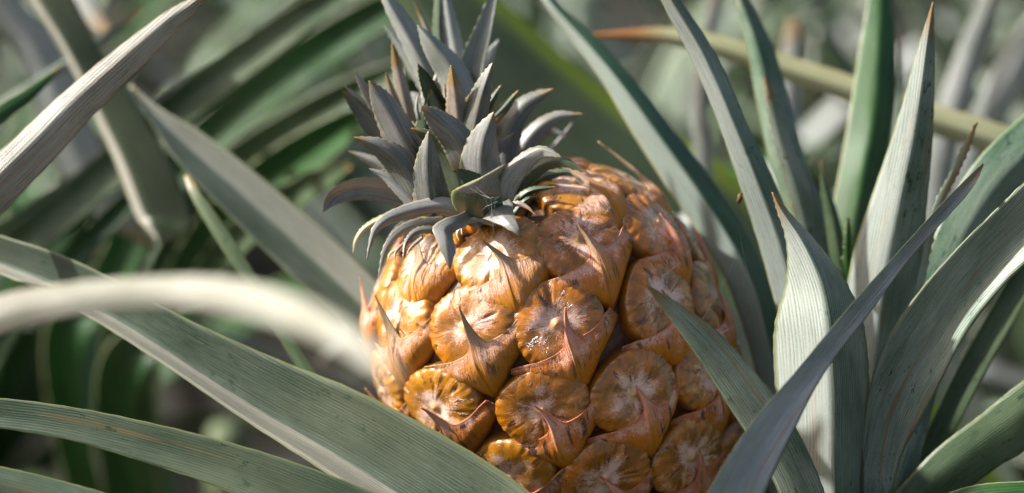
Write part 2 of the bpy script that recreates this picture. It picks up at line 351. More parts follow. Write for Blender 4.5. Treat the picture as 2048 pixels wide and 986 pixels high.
LEAVES = []
def edge_leaf(plant, st, d, mat, fold=0.15, crease=0.5, tilt=0.0, base='end', basepos=None, bw=0.022, teeth=0.00015, name='leaf', extra=None, **kw):
    """st: (xa,ya,xb,yb[,depth]) pixel outline; d: (first,last) depth; base: which end grows from the plant"""
    n = len(st); A = []; B = []
    for i, s in enumerate(st):
        dd = s[4] if len(s) > 4 else d[0]+(d[-1]-d[0])*i/(n-1)
        wpx = math.hypot(s[2]-s[0], s[3]-s[1])*K*dd
        tl = tilt[0]+(tilt[1]-tilt[0])*i/(n-1) if isinstance(tilt, tuple) else tilt
        A.append(at(s[0], s[1], dd - tl*wpx/2)); B.append(at(s[2], s[3], dd + tl*wpx/2))
    if base == 'end': A.reverse(); B.reverse()
    if basepos is not None:
        bp = np.array(basepos, float); c = (A[0]+B[0])/2; c1 = (A[1]+B[1])/2
        t0 = (c-c1); t0 /= np.linalg.norm(t0); wd = (B[0]-A[0]); wl = np.linalg.norm(wd); wd = wd/wl
        D = np.linalg.norm(bp-c)
        p1 = c+t0*min(0.05, D*.2); p2 = (p1+bp)/2 + t0*0.03; 
        hz = np.array([wd[0], wd[1], 0]); hz = hz/(np.linalg.norm(hz)+1e-6)
        w0 = max(wl, bw)
        for p, ww, q in ((p1, (wl+w0)/2, wd), (p2, w0, (wd+hz)/2), (bp, w0*1.1, hz)):
            q = q/(np.linalg.norm(q)+1e-9)
            A.insert(0, p-q*ww/2); B.insert(0, p+q*ww/2)
    return ribbon(name, A, B, mat, plant, crease=crease, fold=fold, teeth=teeth, seed=len(bpy.data.objects), **kw)

def line_leaf(plant, pts, d, mat, tilt=0.0, **kw):
    """pts: (x,y,width px) along the middle"""
    P = np.array([p[:2] for p in pts], float); T = np.gradient(P, axis=0)
    st = []
    for p, t in zip(pts, T):
        l = math.hypot(*t); nx, ny = t[1]/l, -t[0]/l
        st.append((p[0]-nx*p[2]/2, p[1]-ny*p[2]/2, p[0]+nx*p[2]/2, p[1]+ny*p[2]/2) + tuple(p[3:4]))
    return edge_leaf(plant, st, d, mat, tilt=tilt, **kw)

# ------------------------------------------------------------------ ground
def ground():
    n = 60; V = []; F = []
    xs = np.concatenate([-np.geomspace(60, 0.05, n//2), np.geomspace(0.05, 60, n//2)])
    for yy in xs:
        for x in xs:
            near = math.exp(-((x*x+yy*yy)/200))
            V.append((x, yy+1, 0.02*near*mnoise.noise(Vector((x*3, yy*3, 0)))))
    N = len(xs)
    for i in range(N-1):
        for j in range(N-1): a = i*N+j; F.append((a, a+1, a+N+1, a+N))
    o = mesh_obj('ground', V, F, M['soil']); o['kind'] = 'structure'
ground()

# ------------------------------------------------------------------ the pineapple
FS = K*0.80                              # metres per photo pixel at the fruit
FC = at(1138.4, 750.4, 0.805)
TILT, TOW = 0.5206, 0.1001
up2 = CU*math.cos(TILT) - CR*math.sin(TILT)
AX = up2*math.cos(TOW) - CF*math.sin(TOW)
FR = -CF*math.cos(TOW) - up2*math.sin(TOW)
RT = np.cross(AX, FR); RT /= np.linalg.norm(RT)
if RT[0] < 0: RT = -RT
RB, LB, PB = 323.8*FS, 398.9*FS, 2.386
zt = np.linspace(-LB*0.9999, LB*0.9999, 4001)
rt_ = RB*np.maximum(1-np.abs(zt/LB)**PB, 1e-9)**(1/PB)
rt_ *= 1 + 0.15*(zt/LB)
st_ = np.concatenate([[0], np.cumsum(np.hypot(np.diff(zt), np.diff(rt_)))])
def surf(phi, s, w=0.0):
    z = np.interp(s, st_, zt); r = np.interp(z, zt, rt_)
    dz = 1e-4
    r1, r0 = np.interp(z+dz, zt, rt_), np.interp(z-dz, zt, rt_)
    tz, tr = 2*dz, r1-r0; l = np.hypot(tz, tr); nz, nr = -tr/l, tz/l
    rr = r + nr*w; zz = z + nz*w
    c, s_ = np.cos(phi), np.sin(phi)
    return (FC + np.multiply.outer(zz, AX) + np.multiply.outer(rr*c, FR) + np.multiply.outer(rr*s_, RT))

pine_base = FC - AX*LB
pine = empty('pineapple', pine_base, 'large ripe orange pineapple with a grey spiky crown, leaning left among the leaves', 'pineapple')
ns, nf = 60, 96
V = []; F = []
for i, s in enumerate(np.linspace(0.0005, st_[-1]-0.0005, ns)):
    for j in range(nf): V.append(surf(2*math.pi*j/nf, s, -9.0*FS))
for i in range(ns-1):
    for j in range(nf): F.append((i*nf+j, i*nf+(j+1) % nf, (i+1)*nf+(j+1) % nf, (i+1)*nf+j))
F.append(tuple(range(nf-1, -1, -1))); F.append(tuple((ns-1)*nf+j for j in range(nf)))
mesh_obj('skin', V, F, M['skin'], pine)

def smooth(x, a, b):
    t = np.clip((x-a)/(b-a), 0, 1); return t*t*(3-2*t)
def nz1(x, y, z): return mnoise.noise(Vector((x, y, z)))

ROLL = R(2)
def place(phi0, s0, u, v, w, sc):
    """local eye coordinates (photo pixels) onto the fruit"""
    u = np.asarray(u)*sc; v = np.asarray(v)*sc
    c, s = math.cos(ROLL), math.sin(ROLL)
    uu = u*c + v*s; vv = -u*s + v*c
    ss = np.clip(s0 + vv*FS, 0.0008, st_[-1]-0.0008)
    z = np.interp((s0+ss)/2, st_, zt); r = np.maximum(np.interp(z, zt, rt_), 0.02)
    phi = phi0 + uu*FS/r
    return surf(phi, ss, np.asarray(w)*FS*sc)

def disc(phi0, s0, sc, seed, mat):
    nr, nt = 26, 110; U = []; Vv = []; Wd = []; uv = []
    rs = random.Random(seed); k1, k2, k3 = [rs.uniform(0, 6.28) for _ in range(3)]
    dep = rs.uniform(5, 9)
    for i in range(nr+1):
        rho = (i/nr)**0.8
        for j in range(nt):
            th = 2*math.pi*j/nt
            c, s = math.cos(th), math.sin(th)
            Rr = 98*(1+0.035*math.cos(3*th+k1)+0.025*math.cos(2*th+k2)) + 3*nz1(c*2, s*2, seed)
            cren = math.sin(26*th+2.5*nz1(c*2.5, s*2.5, seed+3.3))
            cr2 = nz1(c*9, s*9, seed+rho*1.5)
            env = math.exp(-((rho-0.86)/0.11)**2)
            w = 23*(1-rho**4.5)**0.6 + 3 - dep*1.2*math.exp(-(rho/0.42)**2) - 16*smooth(rho, .88, 1.0)
            w += (1.5*cren + 1.3*cr2)*env
            w += 3.2*nz1(c*3*rho, s*3*rho, seed+9)*(1-rho**4)
            # radial folds
            g = nz1(c*3.2, s*3.2, seed+rho*0.7+20)
            w -= 12.0*max(0, g-0.34)*2.2*math.exp(-((rho-0.58)/0.2)**2)
            w += 8*math.exp(-(((rho*95*c-2)**2+(rho*95*s-2)**2)/60.0))     # dried flower nub
            U.append(Rr*rho*c + 6*rho); Vv.append(Rr*rho*s*(0.88 if s > 0 else 0.92) + 1); Wd.append(w); uv.append((rho*c, rho*s))
    P = place(phi0, s0, U, Vv, Wd, sc); F = []
    for i in range(nr):
        for j in range(nt):
            a, b = i*nt+j, i*nt+(j+1) % nt
            F.append((a, b, b+nt, a+nt) if i else (a+nt, a, b+nt) if False else (a, b, b+nt, a+nt))
    return P, F, uv

def bract(phi0, s0, sc, seed, S, hook):
    rs = random.Random(seed+500); nx, ny = 28, 30
    kb = rs.uniform(-9, 9); wl, wr = rs.uniform(.93, 1.08), rs.uniform(.93, 1.08); sk = rs.uniform(-10, 10)
    U = []; Vv = []; Wd = []; uv = []; met = []
    hk = rs.uniform(-.3, .35)
    for i in range(-nx, nx+1):
        a = i/nx; x = abs(a)**1.55
        Wd_ = 116*(wl if a < 0 else wr)
        lo = -152 + 98*x**0.98 + 6*math.sin(3.14*x)
        spf = math.exp(-(x/0.072)**1.5)
        hi0 = -38 + 10*x**2.2 - 5*math.sin(math.pi*min(x*1.3, 1)) + a*7
        hi = hi0 + (S+10)*spf
        for j in range(ny+1):
            b = j/ny; v = lo + (hi-lo)*b
            u = math.copysign(x*Wd_, a) - 14*(1-b)*(1-x) + 12*b*(1-x)
            q = max(0, (v-(-42))/(S+2))            # how far up the beak
            if q > 0:
                u = u*(1-0.25*min(q, 1)) + sk*q*q*0.8 + hk*S*0.35*q**2.2
            rise = 1-(1-b)**2.6
            w = -8 + rise*(34 - 15*x**1.2)
            w += 7*math.exp(-(x/0.10)**2)*rise*(1-0.5*b)
            w += 11*math.sin(math.pi*min(1, b*1.05))**.8*(1-x**1.5)
            w += (hook*q**1.7)
            w += 4*nz1(u*0.02, v*0.02, seed+4) + 2.4*nz1(a*9, b*1.3, seed+7)*(1-b*0.4)
            w += 3.5*smooth(b, .8, 1.0)*(1-spf)
            v2 = v - 0.10*hook*max(0, q-0.75)**1.5
            U.append(u); Vv.append(v2); Wd.append(w); uv.append((a, b)); met.append((u/100, v/100))
    P = place(phi0, s0, U, Vv, Wd, sc); F = []; r = ny+1
    for i in range(2*nx):
        for j in range(ny):
            k = i*r+j; F.append((k, k+r, k+r+1, k+1))
    return P, F, uv, met

GA = R(137.508+0.2339)
area = np.concatenate([[0], np.cumsum(.5*(rt_[1:]+rt_[:-1])*np.diff(st_))])
DA = 323.8*13.18*FS*FS
A0 = float(np.interp(139.2*FS, zt, area))
PHI0 = 0.1219
NUDGE = {0: (-17, -1), 5: (6, -21), -8: (17, 4), -13: (0, 8), -5: (6, -10), 8: (-14, -5), 3: (-9, -13), 13: (7, 0), 10: (3, -19), -3: (-4, -11), -21: (0, 18), 18: (-6, 20), 16: (8, 18), -18: (-6, 0)}
k_lo = -int(A0/DA-1.2); k_hi = int((area[-1]-A0)/DA-1.0)
for k in range(k_lo, k_hi+1):
    aa_ = A0+k*DA; s0 = float(np.interp(aa_, area, st_)); z = float(np.interp(s0, st_, zt)); phi = PHI0 + k*GA
    hfrac = z/LB
    sc = 1.0 if k < 17 else 0.9
    dx, dy = NUDGE.get(k, (0, 0)); dx, dy = dx, -dy
    ru = dx*math.cos(TILT)+dy*math.sin(TILT); rv = -dx*math.sin(TILT)+dy*math.cos(TILT)
    phi += ru*FS/max(float(np.interp(z, zt, rt_)), .02); s0 = min(max(s0+rv*FS, .001), st_[-1]-.001)
    seed = k*3.7+100
    side = math.sin(phi)
    pale = hfrac > 0.62 or (side < -0.45) 
    P, F, uv = disc(phi, s0, sc, seed, None)
    ey = mesh_obj('fruitlet', P, F, M['discpale'] if pale else M['disc'], pine, uv)
    rs = random.Random(int(seed*10))
    S = rs.uniform(36, 50); hook = rs.uniform(1, 9); bm = M['bract']
    if hfrac > 0.45 or side < -0.45: hook = rs.uniform(14, 24); bm = M['bractpale']
    if k >= 20: S = 18; hook = 8
    if k in (5, 10, 13, 16, 18, 11, 19, 24): bm = M['bractgreen']; hook = rs.uniform(24, 36)
    S = {16: 100, 11: 95, 19: 70, 13: 34, 18: 60, 10: 62, 5: 56, 23: 60, 24: 60}.get(k, S)
    P, F, uv, met = bract(phi, s0, sc, seed, S, hook)
    br = mesh_obj('bract', P, F, bm, None, uv, met)
    br.parent = ey; br.matrix_parent_inverse = PM[pine.name].inverted() @ PM[pine.name] if False else ident
    br.matrix_parent_inverse = ident.copy()
    sm = br.modifiers.new('thickness', 'SOLIDIFY'); sm.thickness = 0.0005; sm.offset = -1

# ------------------------------------------------------------------ crown
crown_base = surf(0.0, st_[-1]-0.0006, 0)*0 + (FC + AX*LB*0.9)
crown = bpy.data.objects.new('crown', None); COL.objects.link(crown); crown.empty_display_size = 0.03
crown.location = Vector(crown_base); crown.parent = pine
crown.matrix_parent_inverse = PM[pine.name].inverted()
PM[crown.name] = Matrix.Translation(Vector(crown_base))
CROWNAX0 = at(925, 440, 0.772)
def tube(name, pts, rad, mat, parent, nseg=14):
    P = catmull(pts, 24); rad = np.interp(np.linspace(0, 1, 24), np.linspace(0, 1, len(rad)), rad)
    T = np.gradient(P, axis=0); V = []; F = []
    for i in range(24):
        t = T[i]/np.linalg.norm(T[i]); a = np.cross(t, [0.1, 1, 0.2]); a /= np.linalg.norm(a); b = np.cross(t, a)
        for j in range(nseg):
            an = 2*math.pi*j/nseg; V.append(P[i]+(a*math.cos(an)+b*math.sin(an))*rad[i])
    for i in range(23):
        for j in range(nseg): F.append((i*nseg+j, i*nseg+(j+1) % nseg, (i+1)*nseg+(j+1) % nseg, (i+1)*nseg+j))
    F.append(tuple(range(nseg-1, -1, -1))); F.append(tuple(23*nseg+j for j in range(nseg)))
    return mesh_obj(name, V, F, mat, parent)
crown_axis = [FC+AX*LB*0.93, at(925, 400, 0.785), at(905, 320, 0.79), at(900, 230, 0.795), at(905, 130, 0.80)]
tube('crown_stem', crown_axis, [0.021, 0.017, 0.012, 0.008, 0.003], M['crowngreen'], crown)

def cprof(t): return max(0.0, 1-t)**0.88*(0.95+0.95*t)
def cl(pts, w, d0, d1, mat='crown', fold=0.30, crease=0.5, tilt=0.0, prof=None):
    w *= 1.0; fold *= 1.5
    P = catmull([(p[0], p[1], 0) for p in pts], 9)
    st = [(p[0], p[1], max(1.2, w*(prof or cprof)(i/8))) for i, p in enumerate(P)]
    return line_leaf(crown, st, (d0, d1), M[mat], fold=fold, crease=crease, tilt=tilt, base='start', teeth=0.00035, n=40, name='crown_leaf', th=0.0004, m=10, sharp=0.55)

# behind and inside: plain tightly packed leaves the front ones stand before
rc = random.Random(3)
for i in range(26):
    an = i*GA; t = i/26
    bx, by = 915-15*t, 400-170*t
    dx = math.sin(an); dz = math.cos(an)
    dz = abs(dz)*0.9+0.1
    reach = 105*(1-0.35*t); rise = 75+110*t
    pts = [(bx, by+25), (bx+dx*reach*0.5, by-rise*0.35), (bx+dx*reach*(0.95-0.5*t), by-rise*(0.75+rc.uniform(-.1, .15)))]
    cl(pts, rc.uniform(34, 46), 0.782, 0.785+0.035*dz, rc.choice(['crowngreen', 'crown', 'crown']), tilt=rc.uniform(-.5, .5))
for i in range(30):      # small ones packed between the big ones
    bx, by = rc.uniform(845, 985), rc.uniform(250, 415)
    ax = 915-0.10*(400-by); dx = (bx-ax)/70
    L = rc.uniform(60, 95)
    cl([(ax+(bx-ax)*.3, by+30), (bx+dx*L*.22, by-L*.45), (bx+dx*L*.65+rc.uniform(-8, 8), by-L*rc.uniform(.85, 1.05))], rc.uniform(26, 40), .772, .766+rc.uniform(-.004, .01), rc.choice(['crowngreen', 'crown', 'crown', 'crowntan']), tilt=rc.uniform(-.5, .5))
# upper tuft
cl([(888, 240), (868, 165), (828, 85), (782, 8), (755, -45)], 62, .790, .785, 'crownsilver', .22, .62)
cl([(878, 215), (845, 165), (805, 100), (769, 52)], 30, .800, .80, 'crownsilver', .2, .3)
cl([(868, 110), (852, 55), (828, 3)], 15, .805, .80, 'crowntan')
cl([(915, 190), (905, 100), (892, 20), (882, -70)], 52, .802, .80, 'crownsilver', .25, .35)
cl([(880, 130), (872, 60), (876, -20), (880, -60)], 15, .80, .80, 'crowngreen', .1, .5, 1.0)
cl([(918, 150), (912, 90), (896, 20), (888, -20)], 24, .808, .808, 'crownsilver', .25, .35)
cl([(932, 240), (945, 130), (968, 55), (998, -50)], 56, .795, .79, 'crownsilver', -.16, .5)
cl([(948, 215), (962, 155), (980, 110), (998, 78)], 34, .802, .805, 'crownsilver', .15, .4)
cl([(938, 250), (905, 150), (868, 98), (835, 50)], 70, .782, .775, 'crownsilver', .32, .40)
cl([(985, 260), (980, 200), (984, 155)], 18, .79, .79, 'crown')
cl([(990, 280), (984, 240), (986, 210)], 15, .782, .78, 'crowntan')
cl([(868, 190), (870, 160), (878, 137)], 11, .78, .78, 'crowntan')
cl([(893, 230), (890, 190), (888, 165)], 12, .775, .775, 'crowntan')
cl([(900, 250), (872, 205), (852, 162), (836, 127)], 44, .772, .762, 'crowngreen', -.22, .22)
cl([(920, 275), (912, 205), (902, 130)], 52, .768, .757, 'crowntan', .32, .45)
cl([(935, 300), (952, 225), (968, 170), (985, 125)], 56, .765, .757, 'crown', .34, .4)
cl([(938, 330), (910, 275), (872, 238), (842, 211)], 72, .757, .745, 'crown', .32, .42)
# left tuft
cl([(835, 330), (800, 270), (765, 205), (738, 161)], 78, .772, .758, 'crown', .34, .42)
cl([(790, 290), (755, 220), (728, 175), (708, 140)], 30, .785, .775, 'crownpale', .2, .4)
cl([(800, 320), (755, 265), (715, 215), (684, 180)], 48, .782, .772, 'crown', -.20, .70)
cl([(760, 250), (725, 205), (690, 172)], 18, .79, .785, 'crown')
cl([(825, 270), (806, 190), (793, 130), (784, 86)], 32, .785, .778, 'crowntan', .2, .45)
cl([(805, 240), (784, 185), (771, 143)], 20, .782, .775, 'crowntan')
cl([(822, 220), (812, 170), (811, 128)], 14, .792, .79, 'crown')
cl([(768, 215), (760, 190), (757, 170)], 9, .782, .782, 'crowntan')
cl([(845, 330), (846, 260), (858, 183)], 46, .772, .768, 'crowngreen', .15, .35)
cl([(838, 240), (833, 215), (836, 188)], 10, .768, .768, 'crown')
cl([(860, 230), (830, 200), (808, 190)], 40, .80, .80, 'crownsilver')
cl([(925, 400), (900, 330), (868, 282), (822, 256)], 62, .762, .755, 'crowngreen', .2, .35)
cl([(868, 425), (856, 345), (857, 262)], 78, .757, .748, 'crown', .26, .5)
cl([(850, 415), (805, 335), (765, 298), (708, 274)], 72, .760, .750, 'crown', .32, .45)
cl([(815, 370), (760, 330), (698, 302)], 34, .785, .785, 'crown')
cl([(845, 425), (800, 380), (770, 352), (738, 337)], 28, .757, .757, 'crownpale', .2, .5)
cl([(800, 360), (780, 345), (762, 340)], 18, .765, .765, 'crowngreen')
cl([(850, 415), (790, 388), (720, 378), (668, 395), (646, 424)], 54, .772, .762, 'crownpale', -.14, .6, .5, prof=lambda t: (1-t**3)**.9*.95)
# front
cl([(985, 395), (962, 340), (966, 280), (988, 223)], 98, .757, .742, 'crown', .28, .45)
cl([(915, 420), (885, 350), (860, 300)], 60, .765, .765, 'crowngreen')
cl([(985, 385), (945, 360), (909, 337)], 44, .750, .742, 'crowngreen', -.15, .5)
edge_leaf(crown, [(930, 448, 985, 450, .760), (904, 405, 1008, 428, .746), (908, 380, 1004, 396, .738), (955, 358, 1000, 366, .733), (1010, 327, 1013, 330, .728)],
          (.76, .73), M['crowngreen'], fold=.16, base='start', teeth=.0004, name='crown_leaf')
edge_leaf(crown, [(908, 381, 1002, 393, .7365), (935, 369, 1001, 380, .733), (968, 353, 998, 352, .730), (1012, 326, 1013, 329, .727)],
          (.73, .73), M['crownpale'], fold=.06, base='start', teeth=.0005, name='crown_leaf')
cl([(990, 450), (1012, 375), (1045, 328), (1085, 303), (1124, 315)], 50, .757, .742, 'crownpale', .20, .65, .4)
cl([(1000, 455), (1045, 365), (1110, 322), (1180, 348)], 42, .770, .760, 'crowngreen', .18, .5, .3)
cl([(1010, 440), (1060, 372), (1120, 345), (1160, 352)], 26, .775, .770, 'crowngreen', .18, .5)
cl([(1000, 380), (1012, 275), (1048, 212), (1108, 177)], 66, .782, .78, 'crown', .16, .45, .3)
cl([(1060, 215), (1075, 188), (1095, 180)], 18, .80, .80, 'crownpale')
cl([(1005, 390), (1050, 290), (1105, 238), (1168, 228)], 46, .79, .787, 'crown', .16, .5, .3)
cl([(1040, 320), (1085, 268), (1112, 262), (1132, 275)], 22, .80, .797, 'crownpale', .16, .5, .3)
cl([(1000, 300), (1010, 258), (1014, 238)], 12, .79, .79, 'crownpale')
cl([(1015, 430), (1055, 385), (1112, 374)], 22, .765, .758, 'crowngreen')
cl([(1020, 440), (1050, 402), (1082, 392)], 14, .76, .758, 'crowngreen')
cl([(1045, 340), (1100, 300), (1145, 245)], 12, .81, .82, 'crownpale')
# recurved skirt
flat = lambda t: (1-t**1.9)**1.05*.92
cl([(950, 430), (880, 412), (800, 428), (752, 458), (733, 521)], 44, .755, .745, 'crownpale', .2, .45, .3, prof=flat)
cl([(930, 422), (880, 408), (820, 418)], 34, .757, .750, 'crowngreen', .2, .3, .3)
cl([(790, 425), (735, 452), (712, 480), (706, 508)], 15, .775, .775, 'yellow', .2, prof=flat)
cl([(890, 445), (820, 452), (775, 490), (756, 556)], 28, .768, .757, 'crownpale', .2, .5, .4, prof=flat)
cl([(880, 455), (820, 445), (785, 470), (770, 500)], 22, .775, .77, 'crown', .2, .5, .4, prof=flat)
cl([(880, 460), (835, 462), (812, 485), (806, 518)], 18, .765, .757, 'crown', .2, prof=flat)
cl([(845, 470), (805, 490), (790, 508), (791, 526)], 10, .762, .757, 'crowntan', .2, prof=flat)
cl([(800, 495), (780, 508), (776, 522)], 8, .765, .763, 'yellow', .2, prof=flat)
cl([(845, 475), (822, 495), (812, 512)], 9, .757, .755, 'crowntan', .2, prof=flat)
edge_leaf(crown, [(970, 440, 965, 405, .757), (930, 452, 925, 425, .744), (905, 470, 870, 447, .735), (912, 495, 868, 468, .731), (908, 517, 884, 508, .730), (901, 538, 899, 538, .731)],
          (.75, .73), M['crownpale'], fold=.14, base='start', teeth=.0005, name='crown_leaf')
edge_leaf(crown, [(985, 430, 1015, 395, .752), (966, 436, 1022, 403, .742), (996, 448, 1030, 432, .734), (1022, 462, 1038, 455, .731), (1041, 476, 1043, 474, .731)],
          (.75, .73), M['crown'], fold=.12, base='start', teeth=.0005, name='crown_leaf')
cl([(985, 438), (945, 440), (925, 452), (924, 470)], 13, .748, .742, 'crownpale', .2, prof=flat)
cl([(990, 448), (965, 442), (958, 455), (968, 470)], 13, .752, .745, 'crowntan', .2, prof=flat)
cl([(930, 450), (915, 465), (918, 482)], 10, .75, .748, 'yellow', .2, prof=flat)
cl([(1010, 415), (1035, 407), (1055, 415), (1071, 430)], 15, .748, .742, 'crowntan', .2, prof=flat)

# ------------------------------------------------------------------ mother plant
mother_base = np.array([0.06, 0.80, 0.0])
mother = empty('pineapple_plant', mother_base, 'pineapple plant whose long grey-green leaves spread out round the ripe fruit', 'plant')
tube('fruit_stalk', [mother_base, mother_base+np.array([0.02, 0.0, .15]), pine_base-AX*0.05, pine_base+AX*0.01], [.022, .016, .013, .014], M['stalk'], mother)
MB = mother_base+np.array([0, 0, .03])
edge_leaf(mother, [(-330, 372, -332, 380), (-150, 425, -160, 488), (0, 470, -10, 545), (130, 512, 100, 592), (260, 575, 222, 662), (390, 645, 345, 742), (560, 720, 485, 838), (700, 775, 615, 922), (850, 850, 745, 1008), (1000, 940, 880, 1095), (1130, 1040, 1010, 1190)],
          (.815, .722), M['channel'], fold=-.5, crease=.71, tilt=-.25, basepos=MB, sharp=.85)
edge_leaf(mother, [(-280, 800, -282, 806), (-150, 792, -150, 838), (0, 796, 0, 857), (150, 815, 140, 881), (300, 845, 280, 922), (450, 882, 410, 966), (600, 928, 540, 1022), (760, 990, 680, 1088), (900, 1060, 800, 1170)],
          (.75, .722), M['dusk'], fold=-.08, crease=.62, tilt=-.2, basepos=MB)
edge_leaf(mother, [(-300, 885, -300, 892), (-150, 905, -165, 985), (0, 932, -20, 1020), (110, 958, 80, 1050), (230, 992, 190, 1095), (400, 1060, 340, 1160)],
          (.73, .72), M['dusk'], fold=.14, crease=.35, tilt=-.2, basepos=MB)
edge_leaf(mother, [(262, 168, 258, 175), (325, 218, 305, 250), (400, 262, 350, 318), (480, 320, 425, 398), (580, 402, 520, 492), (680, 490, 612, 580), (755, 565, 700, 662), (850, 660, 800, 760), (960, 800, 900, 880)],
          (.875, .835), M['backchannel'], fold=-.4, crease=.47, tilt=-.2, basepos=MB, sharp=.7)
line_leaf(mother, [(372, 350, 10), (395, 395, 22), (450, 480, 30), (520, 590, 28), (600, 720, 26), (680, 860, 30), (760, 1010, 34)], (.835, .80), M['mid'], fold=.1, basepos=MB)
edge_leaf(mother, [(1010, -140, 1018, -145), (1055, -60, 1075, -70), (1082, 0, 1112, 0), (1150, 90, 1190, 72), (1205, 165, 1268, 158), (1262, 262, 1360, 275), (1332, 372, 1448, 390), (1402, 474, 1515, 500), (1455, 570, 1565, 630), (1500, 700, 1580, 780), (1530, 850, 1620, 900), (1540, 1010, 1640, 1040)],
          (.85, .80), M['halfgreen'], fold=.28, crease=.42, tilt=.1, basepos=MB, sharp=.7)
# the same plant's other leaves, round the back and below the frame
def arch(plant, base, az, L, rise, w, mat, droop=1.0, tilt=0.0, name='leaf', n=9):
    base = np.array(base, float); h = np.array([math.sin(az), math.cos(az), 0.0]); side = np.array([math.cos(az), -math.sin(az), 0.0])
    A = []; B = []; p = base.copy(); ang = rise
    for i in range(n+1):
        t = i/n; ww = w*(0.75+0.6*t*(1-t))*(1-t**2.2)**.8+0.0005
        sd = side*math.cos(tilt*t) + np.array([0, 0, 1])*math.sin(tilt*t)
        A.append(p-sd*ww/2); B.append(p+sd*ww/2)
        p = p + (h*math.cos(ang)+np.array([0, 0, 1])*math.sin(ang))*L/n
        ang -= droop*1.5*t/n*2
    return ribbon(name, A, B, mat, plant, fold=-.22, crease=.5, n=22, m=6, facing=base+np.array([0, 0, 2.0]), sharp=.5)
for az, L, rise, w, dr in ((-2.2, .42, 1.0, .04, 1.1), (2.6, .40, .9, .04, 1.2), (-1.4, .5, .7, .045, .7), (-2.7, .38, .8, .04, 1.0)):
    arch(mother, MB, az, L, rise, w, M['mid'], dr)

# ------------------------------------------------------------------ right-hand plant
right_base = np.array([0.135, 0.83, 0.0])
rightp = empty('pineapple_plant', right_base, 'upright pineapple plant of broad silvery blades, right of the fruit', 'plant')
RBp = right_base+np.array([0, 0, .03])
tube('stem', [right_base, right_base+np.array([0, 0, .12]), right_base+np.array([0, -.005, .25])], [.022, .02, .01], M['stalk'], rightp)
E = lambda *a, **k: edge_leaf(rightp, *a, basepos=RBp, **k)
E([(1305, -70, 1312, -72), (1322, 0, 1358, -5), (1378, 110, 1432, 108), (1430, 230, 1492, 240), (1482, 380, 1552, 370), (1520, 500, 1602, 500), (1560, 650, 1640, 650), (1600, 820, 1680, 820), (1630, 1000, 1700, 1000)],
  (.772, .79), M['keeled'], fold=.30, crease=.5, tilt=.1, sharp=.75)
E([(1455, -70, 1462, -70), (1463, -20, 1488, -20), (1492, 90, 1545, 90), (1512, 200, 1582, 215), (1538, 320, 1615, 330), (1582, 450, 1660, 440), (1625, 600, 1700, 590), (1650, 780, 1730, 780)],
  (.835, .82), M['bandgreen'], fold=.30, crease=.30, tilt=.2, sharp=.7)
E([(1529, 149, 1531, 150), (1535, 220, 1560, 215), (1550, 300, 1590, 295), (1578, 400, 1628, 390), (1598, 500, 1650, 500), (1625, 700, 1680, 700)],
  (.795, .81), M['silver'], fold=.16, crease=.4, teeth=.0009)
# folded twisting leaf, its left half in the sun
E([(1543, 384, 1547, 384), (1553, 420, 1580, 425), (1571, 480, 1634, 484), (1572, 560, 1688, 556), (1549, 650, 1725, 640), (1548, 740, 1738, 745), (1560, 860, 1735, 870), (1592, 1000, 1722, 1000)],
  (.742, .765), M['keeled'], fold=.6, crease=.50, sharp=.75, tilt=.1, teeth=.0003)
# blade crossing in front
E([(1966, 326, 1968, 330), (1900, 390, 1938, 385), (1800, 500, 1822, 515), (1700, 612, 1738, 628), (1592, 742, 1650, 745), (1500, 850, 1588, 862), (1412, 990, 1530, 990), (1350, 1110, 1490, 1120)],
  (.745, .690), M['bright'], fold=-.16, crease=.62, tilt=.5, sharp=.6)
# blade whose point lies before the fruit
E([(1288, 566, 1291, 567), (1332, 628, 1350, 602), (1400, 722, 1432, 660), (1452, 805, 1505, 738), (1500, 880, 1565, 812), (1545, 960, 1615, 900), (1580, 1040, 1652, 992), (1600, 1110, 1680, 1100)],
  (.718, .745), M['silver'], fold=.12, crease=.45, tilt=-.2)
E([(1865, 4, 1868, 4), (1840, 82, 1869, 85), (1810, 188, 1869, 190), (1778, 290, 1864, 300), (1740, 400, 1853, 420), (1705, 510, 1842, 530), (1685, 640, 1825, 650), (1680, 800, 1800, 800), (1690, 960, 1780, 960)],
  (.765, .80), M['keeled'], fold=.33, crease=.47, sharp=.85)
E([(1752, -150, 1756, -150), (1738, -20, 1782, -20), (1715, 120, 1792, 100), (1690, 280, 1792, 230), (1668, 400, 1770, 350), (1655, 520, 1745, 500), (1660, 700, 1740, 700)],
  (.865, .84), M['green'], fold=.22, crease=.5, tilt=.1)
E([(1800, 66, 1804, 66), (1794, 150, 1806, 150), (1782, 260, 1800, 260), (1760, 420, 1790, 420), (1740, 600, 1780, 600)],
  (.86, .84), M['silver'], fold=.2)
E([(2250, 240, 2252, 250), (2140, 300, 2170, 400), (2052, 362, 2080, 500), (1990, 420, 2000, 580), (1905, 505, 1930, 672), (1832, 590, 1888, 752), (1772, 682, 1845, 835), (1738, 780, 1806, 905), (1725, 880, 1785, 975), (1725, 1000, 1775, 1020)],
  (.735, .765), M['silver'], fold=-.16, crease=.66, tilt=.1)
E([(2200, 90, 2204, 94), (2120, 160, 2140, 230), (2052, 222, 2070, 335), (1960, 312, 2010, 405), (1900, 402, 1955, 490), (1850, 520, 1925, 590), (1830, 640, 1900, 700), (1800, 800, 1860, 840)],
  (.80, .79), M['bandgreen'], fold=.16, crease=.62, sharp=.7)
